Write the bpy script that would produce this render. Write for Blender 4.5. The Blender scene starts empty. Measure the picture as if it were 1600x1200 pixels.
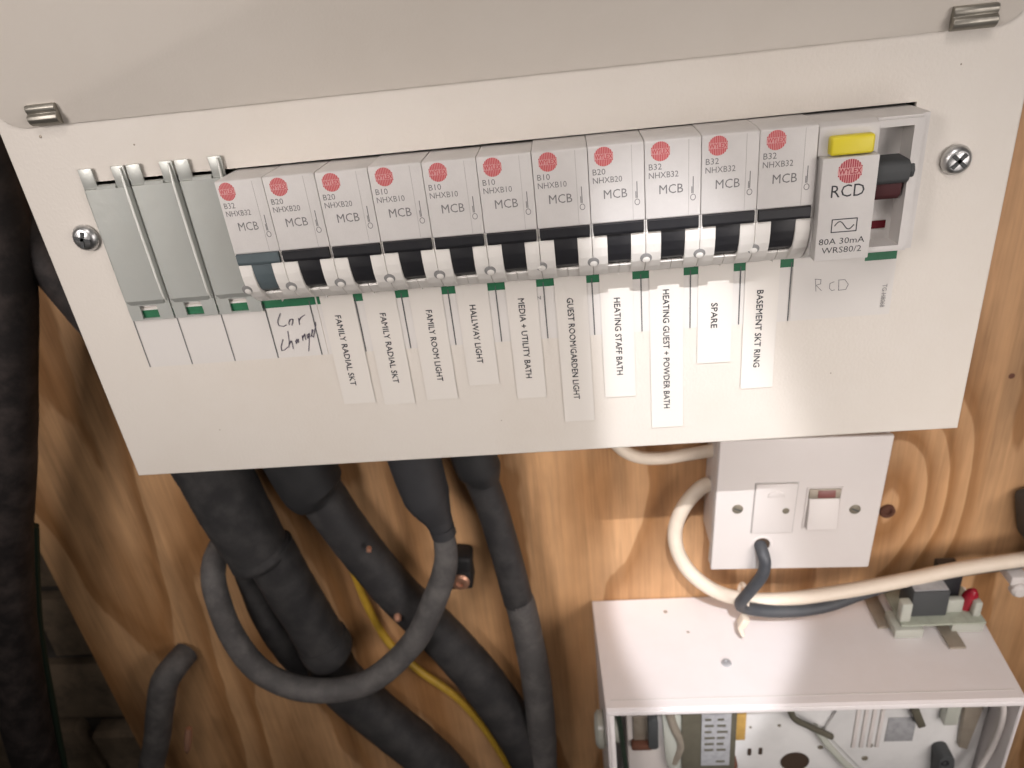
import bpy, bmesh, math, random
from mathutils import Vector, Matrix, noise as mnoise
random.seed(7)
S = 0.001                                   # all sizes below are written in millimetres
scene = bpy.context.scene
COL = scene.collection

# ------------------------------------------------------------------ camera
cam_d = bpy.data.cameras.new('camera')
cam = bpy.data.objects.new('camera', cam_d)
COL.objects.link(cam)
right = Vector((0.99337849, 0.05157158, -0.10266228))
down = Vector((-0.06663228, -0.46932537, -0.88050772))
fwd = Vector((-0.09359118, 0.88151805, -0.46278139))
m = Matrix.Identity(4)
for i in range(3):
    m[i][0] = right[i]; m[i][1] = -down[i]; m[i][2] = -fwd[i]
CAM = Vector((173.948, -263.035, 130.631))
m[0][3], m[1][3], m[2][3] = CAM * S
cam.matrix_world = m
cam_d.sensor_width = 36.0
cam_d.lens = 1164.307 / 1600 * 36
cam_d.clip_start = 0.01
cam_d.clip_end = 20
cam_d.dof.use_dof = True
cam_d.dof.focus_distance = 0.25
cam_d.dof.aperture_fstop = 16.0
scene.camera = cam

# ------------------------------------------------------------------ world and lamps
w = bpy.data.worlds.new('World'); scene.world = w
w.use_nodes = True
w.node_tree.nodes['Background'].inputs[0].default_value = (1.0, 0.93, 0.84, 1)
w.node_tree.nodes['Background'].inputs[1].default_value = 0.015
scene.view_settings.view_transform = 'Standard'
scene.view_settings.look = 'None'
scene.view_settings.exposure = 0.0
scene.view_settings.gamma = 1.0
scene.render.engine = 'CYCLES'

def aim(o, pos, target, up=Vector((0, 0, 1))):
    pos = Vector(pos); z = (pos - Vector(target)).normalized()
    x = up.cross(z).normalized(); y = z.cross(x)
    mm = Matrix.Identity(4)
    for i in range(3):
        mm[i][0] = x[i]; mm[i][1] = y[i]; mm[i][2] = z[i]; mm[i][3] = pos[i] * S
    o.matrix_world = mm
    return x, y, z

def area_lamp(name, pos, target, size, power, col, spread=180):
    d = bpy.data.lights.new(name, 'AREA'); d.shape = 'DISK'; d.size = size; d.energy = power; d.color = col; d.spread = math.radians(spread)
    o = bpy.data.objects.new(name, d); COL.objects.link(o); aim(o, pos, target)
    return o
LAMP = (1.0, 0.925, 0.885)
area_lamp('right_fill_lamp', (620, -420, 60), (300, 60, -80), 0.24, 0.75, LAMP, 140)  # added unseen lamp, lights board and box from the right
area_lamp('top_fill_lamp', (200, -500, 600), (250, 0, -150), 0.30, 0.60, LAMP, 100)  # added unseen fill light from above
area_lamp('low_fill_lamp', (420, -350, -120), (300, 60, -160), 0.20, 0.25, LAMP, 85)  # added unseen fill, low and near the camera
area_lamp('left_fill_lamp', (-280, -580, 260), (20, 0, 15), 0.30, 0.40, LAMP, 52)  # added unseen fill for the left of the cover

# narrow beam from above; its patch outline is masked in the lamp's nodes
BD = Vector((0.06, 1.0, -1.15)).normalized()
BT = Vector((225, 0, -40)); BL = 1300.0
d = bpy.data.lights.new('beam_lamp', 'SPOT'); d.energy = 76; d.color = (0.97, 0.965, 1.0)
d.spot_size = math.radians(22); d.spot_blend = 0.1; d.shadow_soft_size = 0.006
beam = bpy.data.objects.new('beam_lamp', d); COL.objects.link(beam)
BP = BT - BD * BL
bx_, by_, bz_ = aim(beam, BP, BT)
def beam_uv(p):
    v = Vector(p) - BP
    z = -v.dot(bz_)
    return Vector((v.dot(bx_) / z, v.dot(by_) / z))
d.use_nodes = True
nt = d.node_tree; em = nt.nodes['Emission']
def mth(t, op, a, b=None, c=None, clamp=False):
    n = t.nodes.new('ShaderNodeMath'); n.operation = op; n.use_clamp = clamp
    for i, v in enumerate((a, b, c)):
        if v is None: continue
        if isinstance(v, (int, float)): n.inputs[i].default_value = v
        else: t.links.new(v, n.inputs[i])
    return n.outputs[0]
geo = nt.nodes.new('ShaderNodeNewGeometry')
def along(v):                              # component of the ray's direction along a fixed axis of the lamp
    n = nt.nodes.new('ShaderNodeVectorMath'); n.operation = 'DOT_PRODUCT'
    nt.links.new(geo.outputs['Normal'], n.inputs[0]); n.inputs[1].default_value = v
    return n.outputs['Value']
az = along(-bz_)
U = mth(nt, 'DIVIDE', along(bx_), az); V = mth(nt, 'DIVIDE', along(by_), az)
mask = None
def half(a, b, soft):                      # keeps what lies left of a->b
    global mask
    a, b = beam_uv(a), beam_uv(b)
    dd = (b - a).normalized(); n = Vector((-dd.y, dd.x)); c = n.dot(a); soft = soft / BL
    e = mth(nt, 'ADD', mth(nt, 'MULTIPLY', U, n.x), mth(nt, 'MULTIPLY', V, n.y))
    e = mth(nt, 'SUBTRACT', e, c)
    mr = nt.nodes.new('ShaderNodeMapRange'); mr.interpolation_type = 'SMOOTHSTEP'
    mr.inputs['From Min'].default_value = -soft; mr.inputs['From Max'].default_value = soft
    nt.links.new(e, mr.inputs['Value'])
    mask = mr.outputs[0] if mask is None else mth(nt, 'MULTIPLY', mask, mr.outputs[0])
half((181, -18, 78), (180, 0, -37), 4.5)
half((180, 0, -40), (184, 70, -227), 6)
half((190, 55, -227), (200, 26, -227), 8)
half((278, 36, -227), (299, 72, -227), 7)
half((299, 70, -227), (258, 0, -25), 14)
half((256, 0, -10), (217, -18, 75), 12)
half((225, -18, 78), (181, -18, 70), 16)
nt.links.new(mask, em.inputs['Strength'])

# ------------------------------------------------------------------ materials
def mat(name, col, rough=0.5, metal=0.0, bump=0.0, bscale=400.0, var=0.0, vscale=30.0, spec=0.5, dirt=None, trans=0.0, coat=0.0):
    mt = bpy.data.materials.new(name); mt.use_nodes = True
    t = mt.node_tree; b = t.nodes['Principled BSDF']
    b.inputs['Base Color'].default_value = (*col, 1); b.inputs['Roughness'].default_value = rough
    b.inputs['Metallic'].default_value = metal; b.inputs['Specular IOR Level'].default_value = spec
    if trans: b.inputs['Transmission Weight'].default_value = trans
    if coat: b.inputs['Coat Weight'].default_value = coat
    tc = t.nodes.new('ShaderNodeTexCoord')
    if bump:
        n = t.nodes.new('ShaderNodeTexNoise'); n.inputs['Scale'].default_value = bscale; n.inputs['Detail'].default_value = 4
        t.links.new(tc.outputs['Object'], n.inputs['Vector'])
        bp = t.nodes.new('ShaderNodeBump'); bp.inputs['Strength'].default_value = bump; bp.inputs['Distance'].default_value = 0.0006
        t.links.new(n.outputs['Fac'], bp.inputs['Height']); t.links.new(bp.outputs[0], b.inputs['Normal'])
    if var:
        n = t.nodes.new('ShaderNodeTexNoise'); n.inputs['Scale'].default_value = vscale; n.inputs['Detail'].default_value = 5
        n.inputs['Roughness'].default_value = 0.65
        t.links.new(tc.outputs['Object'], n.inputs['Vector'])
        mx = t.nodes.new('ShaderNodeMix'); mx.data_type = 'RGBA'
        c2 = dirt if dirt else tuple(c * 0.6 for c in col)
        mx.inputs['A'].default_value = (*col, 1); mx.inputs['B'].default_value = (*c2, 1)
        mr = t.nodes.new('ShaderNodeMapRange'); mr.inputs['From Min'].default_value = 0.42; mr.inputs['From Max'].default_value = 0.72
        mr.inputs['To Max'].default_value = var
        t.links.new(n.outputs['Fac'], mr.inputs['Value']); t.links.new(mr.outputs[0], mx.inputs['Factor'])
        t.links.new(mx.outputs['Result'], b.inputs['Base Color'])
        rr = t.nodes.new('ShaderNodeMapRange'); rr.inputs['To Min'].default_value = rough; rr.inputs['To Max'].default_value = min(1, rough + 0.2)
        t.links.new(n.outputs['Fac'], rr.inputs['Value']); t.links.new(rr.outputs[0], b.inputs['Roughness'])
    return mt

M = dict(
    cream=mat('cream_powder_coat', (0.66, 0.615, 0.56), 0.42, bump=0.22, bscale=800, var=0.4, vscale=16, dirt=(0.60, 0.54, 0.47)),
    cream_in=mat('cream_lid_inside', (0.66, 0.61, 0.55), 0.45, bump=0.12, bscale=900, var=0.25, vscale=12, dirt=(0.53, 0.47, 0.40)),
    mcb=mat('grey_white_plastic', (0.60, 0.575, 0.555), 0.42, bump=0.10, bscale=1500, var=0.18, vscale=60),
    mcb_white=mat('white_plastic', (0.73, 0.70, 0.66), 0.38, bump=0.05, bscale=1500, var=0.15, vscale=80),
    black=mat('black_plastic', (0.012, 0.012, 0.015), 0.38, bump=0.1, bscale=900, var=0.35, vscale=120, dirt=(0.035, 0.034, 0.034)),
    greytoggle=mat('slate_grey_plastic', (0.085, 0.11, 0.12), 0.45, bump=0.1, bscale=900, var=0.3, vscale=150),
    galv=mat('galvanised_steel', (0.47, 0.48, 0.45), 0.34, metal=0.45, bump=0.15, bscale=300, var=0.4, vscale=70, dirt=(0.43, 0.455, 0.44)),
    edge_highlight=mat('pale_edge_highlight', (0.78, 0.78, 0.74), 0.35, metal=0.2),  # pale colour imitates the highlight along the blanks' right fold
    zinc=mat('zinc_screw', (0.62, 0.62, 0.62), 0.36, metal=1.0, bump=0.25, bscale=500),
    hinge=mat('dull_nickel', (0.34, 0.32, 0.28), 0.36, metal=0.9, bump=0.15, bscale=600, var=0.3, vscale=150),
    paper=mat('label_paper', (0.63, 0.60, 0.57), 0.6, bump=0.05, bscale=700),
    tape=mat('label_tape', (0.665, 0.628, 0.582), 0.45, bump=0.03, bscale=500),
    green=mat('green_print', (0.012, 0.13, 0.055), 0.5, var=0.3, vscale=400),
    ink=mat('black_ink', (0.03, 0.03, 0.035), 0.6),
    greyink=mat('grey_ink', (0.17, 0.165, 0.165), 0.6),
    biro=mat('pen_ink', (0.10, 0.085, 0.12), 0.6),
    line=mat('line_ink', (0.085, 0.088, 0.09), 0.6),
    red=mat('red_print', (0.52, 0.075, 0.085), 0.5),
    redpale=mat('pale_red_print', (0.62, 0.31, 0.30), 0.5),
    darkred=mat('dark_red_print', (0.36, 0.02, 0.04), 0.5),
    yellow=mat('yellow_button', (0.72, 0.60, 0.03), 0.45, bump=0.08, bscale=800),
    maroon=mat('maroon_plastic', (0.06, 0.016, 0.018), 0.6, spec=0.25),
    flag=mat('dark_red_flag', (0.10, 0.006, 0.012), 0.6, spec=0.15),
    charcoal=mat('charcoal_plastic', (0.052, 0.055, 0.057), 0.65, bump=0.08, bscale=900),
    plate=mat('white_moulded_plastic', (0.64, 0.595, 0.57), 0.32, bump=0.04, bscale=300, var=0.2, vscale=45, dirt=(0.60, 0.53, 0.50)),
    neon=mat('smoky_red_neon', (0.20, 0.07, 0.062), 0.45),
    brass=mat('dull_brass', (0.20, 0.175, 0.13), 0.5, metal=0.3, bump=0.2, bscale=600),
    whitecable=mat('cream_pvc_cable', (0.72, 0.62, 0.51), 0.42, bump=0.15, bscale=200, var=0.3, vscale=60, dirt=(0.58, 0.47, 0.36)),
    flex=mat('grey_black_flex', (0.045, 0.048, 0.055), 0.45, bump=0.1, bscale=400, var=0.4, vscale=120, dirt=(0.09, 0.09, 0.09)),
    armour=mat('black_armoured_cable', (0.022, 0.021, 0.022), 0.55, bump=0.25, bscale=420, var=0.65, vscale=70, dirt=(0.066, 0.062, 0.06)),
    dusty=mat('dusty_grey_cable', (0.075, 0.07, 0.069), 0.62, bump=0.25, bscale=400, var=0.7, vscale=75, dirt=(0.17, 0.158, 0.15)),
    grommet=mat('black_rubber', (0.014, 0.014, 0.015), 0.55, bump=0.15, bscale=300, var=0.4, vscale=60, dirt=(0.035, 0.034, 0.034)),
    gland=mat('grey_black_gland', (0.035, 0.035, 0.038), 0.5, bump=0.1, bscale=300, var=0.5, vscale=50),
    earth=mat('yellow_pvc', (0.50, 0.30, 0.028), 0.45, bump=0.1, bscale=300, var=0.5, vscale=90, dirt=(0.25, 0.17, 0.03)),
    copper=mat('copper_nail', (0.62, 0.33, 0.22), 0.4, metal=0.6, bump=0.2, bscale=500),
    boxwhite=mat('white_painted_steel', (0.79, 0.745, 0.74), 0.28, bump=0.06, bscale=120, var=0.35, vscale=25, dirt=(0.70, 0.64, 0.61)),
    boxback=mat('pale_grey_back_plate', (0.70, 0.69, 0.68), 0.4, bump=0.06, bscale=300, var=0.3, vscale=40),
    olive=mat('olive_component', (0.10, 0.09, 0.065), 0.5, var=0.4, vscale=90),
    silver=mat('silver_label', (0.36, 0.36, 0.37), 0.4, var=0.5, vscale=260, dirt=(0.16, 0.16, 0.17)),
    amber=mat('amber_sticker', (0.52, 0.32, 0.09), 0.5, var=0.5, vscale=200),
    hole=mat('dark_opening', (0.05, 0.03, 0.018), 0.8),
    greencable=mat('green_wire', (0.012, 0.026, 0.015), 0.6),
    cleardull=mat('milky_clear_plastic', (0.62, 0.63, 0.56), 0.25, trans=0.35),
    pcb=mat('pale_green_board', (0.36, 0.38, 0.31), 0.4, var=0.5, vscale=200),
    strap=mat('taupe_metal_strap', (0.36, 0.31, 0.25), 0.4, metal=0.4, var=0.4, vscale=120),
    ledred=mat('red_plastic_cap', (0.28, 0.012, 0.025), 0.25),
    rust=mat('rusty_brown', (0.12, 0.045, 0.025), 0.7, var=0.5, vscale=120),
    pipe=mat('sooty_black_pipe', (0.013, 0.010, 0.010), 0.55, bump=0.8, bscale=140, var=0.9, vscale=70, dirt=(0.06, 0.046, 0.042)),
    stone=mat('dark_brick', (0.25, 0.185, 0.125), 0.9, bump=1.0, bscale=140, var=0.9, vscale=40, dirt=(0.09, 0.07, 0.05)),
    mortar=mat('dark_mortar', (0.12, 0.105, 0.09), 0.95, bump=1.0, bscale=140, var=0.7, vscale=40),
)

def ply_material():
    mt = bpy.data.materials.new('pine_plywood'); mt.use_nodes = True
    t = mt.node_tree; b = t.nodes['Principled BSDF']; L = t.links
    tc = t.nodes.new('ShaderNodeTexCoord'); sep = t.nodes.new('ShaderNodeSeparateXYZ')
    L.new(tc.outputs['Object'], sep.inputs[0])
    def noise(sx, sz, scale, detail, rough=0.5, dist=0.0):
        mp = t.nodes.new('ShaderNodeMapping'); mp.inputs['Scale'].default_value = (sx, 1, sz)
        mp.inputs['Location'].default_value = (0.31, 0.2, 0.77)
        n = t.nodes.new('ShaderNodeTexNoise'); n.inputs['Scale'].default_value = scale
        n.inputs['Detail'].default_value = detail; n.inputs['Roughness'].default_value = rough; n.inputs['Distortion'].default_value = dist
        L.new(tc.outputs['Object'], mp.inputs[0]); L.new(mp.outputs[0], n.inputs['Vector'])
        return n.outputs['Fac']
    field = noise(1.0, 0.16, 7.0, 2.0, 0.45)
    wob = noise(1.0, 0.35, 38.0, 3.0, 0.5)
    f = mth(t, 'ADD', field, mth(t, 'MULTIPLY', wob, 0.055))
    def knot(x, z, rx, rz, amp):
        dx = mth(t, 'DIVIDE', mth(t, 'SUBTRACT', sep.outputs[0], x * S), rx * S)
        dz = mth(t, 'DIVIDE', mth(t, 'SUBTRACT', sep.outputs[2], z * S), rz * S)
        r2 = mth(t, 'ADD', mth(t, 'MULTIPLY', dx, dx), mth(t, 'MULTIPLY', dz, dz))
        return mth(t, 'MULTIPLY', mth(t, 'EXPONENT', mth(t, 'MULTIPLY', r2, -1.0)), amp)
    f = mth(t, 'ADD', f, knot(358, -156, 34, 60, 0.21))
    f = mth(t, 'ADD', f, knot(188, -135, 40, 66, 0.12))
    wv = mth(t, 'MULTIPLY', f, 11.0)
    saw = mth(t, 'FRACT', wv)
    ring = t.nodes.new('ShaderNodeValToRGB')
    el = ring.color_ramp.elements
    el[0].position = 0.0; el[0].color = (0.0, 0.0, 0.0, 1)
    el[1].position = 1.0; el[1].color = (0.0, 0.0, 0.0, 1)
    for p, v in ((0.28, 0.18), (0.55, 0.62), (0.74, 0.95), (0.90, 0.85), (0.95, 0.05)):
        e = el.new(p); e.color = (v, v, v, 1)
    L.new(saw, ring.inputs[0])
    fine = noise(1.0, 0.03, 330.0, 5.0, 0.7)
    blot = noise(1.0, 0.6, 14.0, 4.0, 0.6)
    streak = noise(1.0, 0.05, 75.0, 3.0, 0.55)
    mx = t.nodes.new('ShaderNodeMix'); mx.data_type = 'RGBA'
    mx.inputs['A'].default_value = (0.57, 0.33, 0.165, 1); mx.inputs['B'].default_value = (0.29, 0.13, 0.043, 1)
    fac = mth(t, 'ADD', mth(t, 'MULTIPLY', ring.outputs[0], 0.85), mth(t, 'MULTIPLY', mth(t, 'SUBTRACT', streak, 0.5), 0.75), clamp=True)
    L.new(fac, mx.inputs['Factor'])
    dark = noise(1.0, 0.07, 26.0, 6.0, 0.72)
    dmr = t.nodes.new('ShaderNodeMapRange'); dmr.inputs['From Min'].default_value = 0.50; dmr.inputs['From Max'].default_value = 0.74
    dmr.inputs['To Min'].default_value = 1.0; dmr.inputs['To Max'].default_value = 0.42
    L.new(dark, dmr.inputs['Value'])
    hs = t.nodes.new('ShaderNodeHueSaturation')
    val = mth(t, 'ADD', mth(t, 'ADD', mth(t, 'MULTIPLY', fine, 0.62), mth(t, 'MULTIPLY', blot, 1.05)), 0.08)
    L.new(mth(t, 'MULTIPLY', val, dmr.outputs[0]), hs.inputs['Value']); L.new(mx.outputs['Result'], hs.inputs['Color'])
    L.new(hs.outputs[0], b.inputs['Base Color'])
    b.inputs['Roughness'].default_value = 0.55; b.inputs['Specular IOR Level'].default_value = 0.35
    bp = t.nodes.new('ShaderNodeBump'); bp.inputs['Strength'].default_value = 0.35; bp.inputs['Distance'].default_value = 0.0006
    L.new(mth(t, 'ADD', fine, mth(t, 'MULTIPLY', ring.outputs[0], -0.4)), bp.inputs['Height']); L.new(bp.outputs[0], b.inputs['Normal'])
    return mt
M['ply'] = ply_material()

# ------------------------------------------------------------------ mesh helpers (millimetres)
class B:
    def __init__(self): self.bm = bmesh.new()
    def box(self, x0, x1, y0, y1, z0, z1, bev=0.0, seg=2, rot=None):
        r = bmesh.ops.create_cube(self.bm, size=1.0)
        for v in r['verts']:
            v.co = Vector(((x0 + x1) / 2 + v.co.x * (x1 - x0), (y0 + y1) / 2 + v.co.y * (y1 - y0), (z0 + z1) / 2 + v.co.z * (z1 - z0)))
        vs = r['verts']
        if bev:
            es = list({e for v in vs for e in v.link_edges})
            q = bmesh.ops.bevel(self.bm, geom=es, offset=bev, segments=seg, affect='EDGES', profile=0.5)
            vs = list({v for f in q['faces'] for v in f.verts} | {v for v in vs if v.is_valid})
        if rot:
            bmesh.ops.rotate(self.bm, verts=vs, cent=Vector(rot[0]), matrix=Matrix.Rotation(math.radians(rot[2]), 3, rot[1]))
        return vs
    def prism(self, prof, x0, x1, bev=0.0, axis='x', seg=2):
        """prof: outline, extruded along the axis ('x': (y,z); 'y': (x,z); 'z': (x,y))"""
        def P(a, b, c):
            return {'x': (c, a, b), 'y': (a, c, b), 'z': (a, b, c)}[axis]
        v0 = [self.bm.verts.new(P(a, b, x0)) for a, b in prof]
        v1 = [self.bm.verts.new(P(a, b, x1)) for a, b in prof]
        fs = [self.bm.faces.new(v0), self.bm.faces.new(list(reversed(v1)))]
        n = len(prof)
        for i in range(n):
            j = (i + 1) % n
            fs.append(self.bm.faces.new((v0[j], v0[i], v1[i], v1[j])))
        bmesh.ops.recalc_face_normals(self.bm, faces=fs)
        if bev:
            es = list({e for f in fs for e in f.edges})
            bmesh.ops.bevel(self.bm, geom=es, offset=bev, segments=seg, affect='EDGES', profile=0.5)
    def cyl(self, p0, p1, r0, r1=None, n=20, cap=True):
        r1 = r0 if r1 is None else r1
        p0, p1 = Vector(p0), Vector(p1); d = (p1 - p0).normalized()
        a = d.orthogonal().normalized(); b = d.cross(a)
        R0 = [self.bm.verts.new(p0 + (a * math.cos(t) + b * math.sin(t)) * r0) for t in (2 * math.pi * i / n for i in range(n))]
        R1 = [self.bm.verts.new(p1 + (a * math.cos(t) + b * math.sin(t)) * r1) for t in (2 * math.pi * i / n for i in range(n))]
        for i in range(n):
            self.bm.faces.new((R0[i], R0[(i + 1) % n], R1[(i + 1) % n], R1[i]))
        if cap:
            self.bm.faces.new(list(reversed(R0))); self.bm.faces.new(R1)
    def lathe(self, c, axis, prof, n=28):
        """prof: (radius, distance along axis) pairs"""
        c = Vector(c); d = Vector(axis).normalized(); a = d.orthogonal().normalized(); b = d.cross(a)
        rings = []
        for r, h in prof:
            if r < 1e-6: rings.append([self.bm.verts.new(c + d * h)])
            else: rings.append([self.bm.verts.new(c + d * h + (a * math.cos(2 * math.pi * i / n) + b * math.sin(2 * math.pi * i / n)) * r) for i in range(n)])
        for A, Q in zip(rings, rings[1:]):
            for i in range(n):
                j = (i + 1) % n
                if len(A) == 1 and len(Q) == 1: continue
                if len(A) == 1: self.bm.faces.new((A[0], Q[j], Q[i]))
                elif len(Q) == 1: self.bm.faces.new((A[i], A[j], Q[0]))
                else: self.bm.faces.new((A[i], A[j], Q[j], Q[i]))
    def tube(self, pts, rad, n=16, sub=8, cap=True, wob=0.0):
        """smooth tube through pts; rad is a number or one radius per point"""
        P = [Vector(p) for p in pts]
        Rr = [rad] * len(P) if isinstance(rad, (int, float)) else list(rad)
        Q, RR = [], []
        for i in range(len(P) - 1):
            p0 = P[i - 1] if i else P[0] * 2 - P[1]
            p3 = P[i + 2] if i + 2 < len(P) else P[-1] * 2 - P[-2]
            p1, p2 = P[i], P[i + 1]
            for k in range(sub):
                t = k / sub
                Q.append(0.5 * ((2 * p1) + (p2 - p0) * t + (2 * p0 - 5 * p1 + 4 * p2 - p3) * t * t + (3 * p1 - p0 - 3 * p2 + p3) * t ** 3))
                RR.append(Rr[i] + (Rr[i + 1] - Rr[i]) * t)
        Q.append(P[-1]); RR.append(Rr[-1])
        rings = []; up = None
        for i, q in enumerate(Q):
            d = (Q[min(i + 1, len(Q) - 1)] - Q[max(i - 1, 0)]).normalized()
            if up is None: up = d.orthogonal().normalized()
            up = (up - d * up.dot(d)).normalized(); s = d.cross(up)
            ring = []
            for k in range(n):
                e = up * math.cos(2 * math.pi * k / n) + s * math.sin(2 * math.pi * k / n)
                r = RR[i]
                if wob:
                    p = q + e * r
                    r *= 1 + wob * (mnoise.noise(p * 0.055) + 0.5 * mnoise.noise(p * 0.16))
                ring.append(self.bm.verts.new(q + e * r))
            rings.append(ring)
        for A, Bq in zip(rings, rings[1:]):
            for k in range(n):
                j = (k + 1) % n
                self.bm.faces.new((A[k], A[j], Bq[j], Bq[k]))
        if cap:
            self.bm.faces.new(list(reversed(rings[0]))); self.bm.faces.new(rings[-1])
    def cells(self, xs, zs, skip, y0, y1):
        """a plate in the xz plane of a grid of cells, some left open, with thickness"""
        nx, nz = len(xs), len(zs)
        F = {(i, j): self.bm.verts.new((xs[i], y0, zs[j])) for i in range(nx) for j in range(nz)}
        K = {(i, j): self.bm.verts.new((xs[i], y1, zs[j])) for i in range(nx) for j in range(nz)}
        on = {(i, j) for i in range(nx - 1) for j in range(nz - 1) if (i, j) not in skip}
        fs = []
        for i, j in on:
            fs.append(self.bm.faces.new((F[i, j], F[i + 1, j], F[i + 1, j + 1], F[i, j + 1])))
            fs.append(self.bm.faces.new((K[i, j], K[i, j + 1], K[i + 1, j + 1], K[i + 1, j])))
            for (a, b, nb) in (((i, j), (i + 1, j), (i, j - 1)), ((i + 1, j), (i + 1, j + 1), (i + 1, j)),
                               ((i + 1, j + 1), (i, j + 1), (i, j + 1)), ((i, j + 1), (i, j), (i - 1, j))):
                if nb not in on: fs.append(self.bm.faces.new((F[b], F[a], K[a], K[b])))
        bmesh.ops.delete(self.bm, geom=[v for v in list(F.values()) + list(K.values()) if not v.link_faces], context='VERTS')
        return fs
    def ribbon(self, pts, wd, y0, y1):
        for (a, b) in zip(pts, pts[1:]):
            a, b = Vector(a), Vector(b); dd = (b - a).normalized(); n = Vector((-dd.y, dd.x)) * wd / 2
            a = a - dd * wd * 0.25; b = b + dd * wd * 0.25
            self.prism([(a + n)[:], (a - n)[:], (b - n)[:], (b + n)[:]], y0, y1, axis='y')
    def mesh(self, name, smooth=True, angle=35):
        bmesh.ops.recalc_face_normals(self.bm, faces=self.bm.faces[:])
        bmesh.ops.scale(self.bm, vec=(S, S, S), verts=self.bm.verts[:])
        me = bpy.data.meshes.new(name); self.bm.to_mesh(me); self.bm.free()
        if smooth:
            me.polygons.foreach_set('use_smooth', [True] * len(me.polygons))
            try: me.set_sharp_from_angle(angle=math.radians(angle))
            except Exception: pass
        return me

def link(name, me, mtl=None, parent=None, loc=None):
    o = bpy.data.objects.new(name, me)
    if mtl is not None and me is not None and not me.materials: me.materials.append(M[mtl])
    COL.objects.link(o)
    if parent: o.parent = parent
    if loc: o.location = Vector(loc) * S
    return o
def part(b, name, mtl, parent=None, smooth=True, label=None, angle=35):
    o = link(name, b.mesh(name, smooth, angle), mtl, parent)
    if label: o['label'] = label
    return o
def tag(o, label, cat, group=None):
    o['label'] = label; o['category'] = cat
    if group: o['group'] = group
    return o
def thing(name, label, cat, loc=(0, 0, 0), group=None, rot=(0, 0, 0)):
    o = bpy.data.objects.new(name, None); COL.objects.link(o)
    o.empty_display_size = 0.01
    o.location = Vector(loc) * S; o.rotation_euler = rot
    return tag(o, label, cat, group)

_txt = {}
def text_mesh(s, height, squeeze=1.0, spacing=1.0, bold=0.0):
    """flat lettering of the given capital height, in its own xy plane: list of verts and faces"""
    cu = bpy.data.curves.new('lettering', 'FONT'); cu.body = s; cu.size = 1.0; cu.resolution_u = 2; cu.space_character = spacing
    cu.offset = bold
    ob = bpy.data.objects.new('lettering', cu); COL.objects.link(ob)
    dg = bpy.context.evaluated_depsgraph_get(); dg.update()
    me = bpy.data.meshes.new_from_object(ob.evaluated_get(dg))
    vs = [v.co.copy() for v in me.vertices]; fs = [tuple(p.vertices) for p in me.polygons]
    COL.objects.unlink(ob); bpy.data.objects.remove(ob); bpy.data.meshes.remove(me); bpy.data.curves.remove(cu)
    k = height / 0.69
    return [(v.x * k * squeeze, v.y * k) for v in vs], fs
def put_text(b, s, height, x, z, y, width=None, down=False, center=False, bold=0.0):
    """place lettering in the xz plane at depth y; down: reads downwards, capitals' tops to the right"""
    vs, fs = text_mesh(s, height, bold=bold)
    x0 = min(v[0] for v in vs); x1 = max(v[0] for v in vs)
    k = 1.0 if width is None else width / (x1 - x0)
    W = (x1 - x0) * k
    out = []
    for (a, c) in vs:
        a = (a - x0) * k - (W / 2 if center else 0)
        out.append(b.bm.verts.new((x + c, y, z - a) if down else (x + a, y, z + c)))
    for f in fs:
        try: b.bm.faces.new([out[i] for i in f])
        except ValueError: pass

# ------------------------------------------------------------------ setting: wall of bricks behind, plywood board
wall = B()
wall.box(-700, -150, 158, 180, -900, 420)
wall_o = part(wall, 'wall', 'mortar'); wall_o['kind'] = 'structure'
brick_meshes = []
for k in range(5):
    b = B(); b.box(-105, 105, -10, 30, -31, 31, bev=4, seg=1)
    for v in b.bm.verts: v.co += Vector((random.uniform(-2, 2), random.uniform(-3, 3), random.uniform(-2, 2)))
    brick_meshes.append(b.mesh('brick'))
for row in range(-11, 5):
    for c in range(-3, 0):
        o = link('brick', brick_meshes[(row * 3 + c) % 5], 'stone', wall_o,
                 (c * 222 + (111 if row % 2 else 0) + 60, 156 + random.uniform(-4, 4), row * 74 + 20))
        o.rotation_euler = (random.uniform(-.03, .03), random.uniform(-.02, .02), random.uniform(-.03, .03))

b = B(); b.box(-192, 760, 105, 123, -800, 500, bev=0.8, seg=1)
board = part(b, 'plywood_board', 'ply', smooth=False)
tag(board, 'brown pine plywood backboard with wavy grain that everything is fixed to', 'board')

# ------------------------------------------------------------------ consumer unit
unit = thing('consumer_unit', 'long cream metal consumer unit with its lid raised, across the top of the board', 'consumer unit', (148, 105, -41))
U0 = Vector((148, 105, -41))
class UB(B):
    def mesh(self, name, smooth=True, angle=35):
        bmesh.ops.translate(self.bm, vec=-U0, verts=self.bm.verts[:])
        return B.mesh(self, name, smooth, angle)
XL, XR, ZB, ZT = -24.0, 321.8, -41.0, 128.0
b = UB()
b.cells([XL, 0.0, 288.0, XR], [ZB, 36.9, 85.9, ZT], {(1, 1)}, 0.0, 1.3)
for f in list(b.bm.faces): pass
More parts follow.
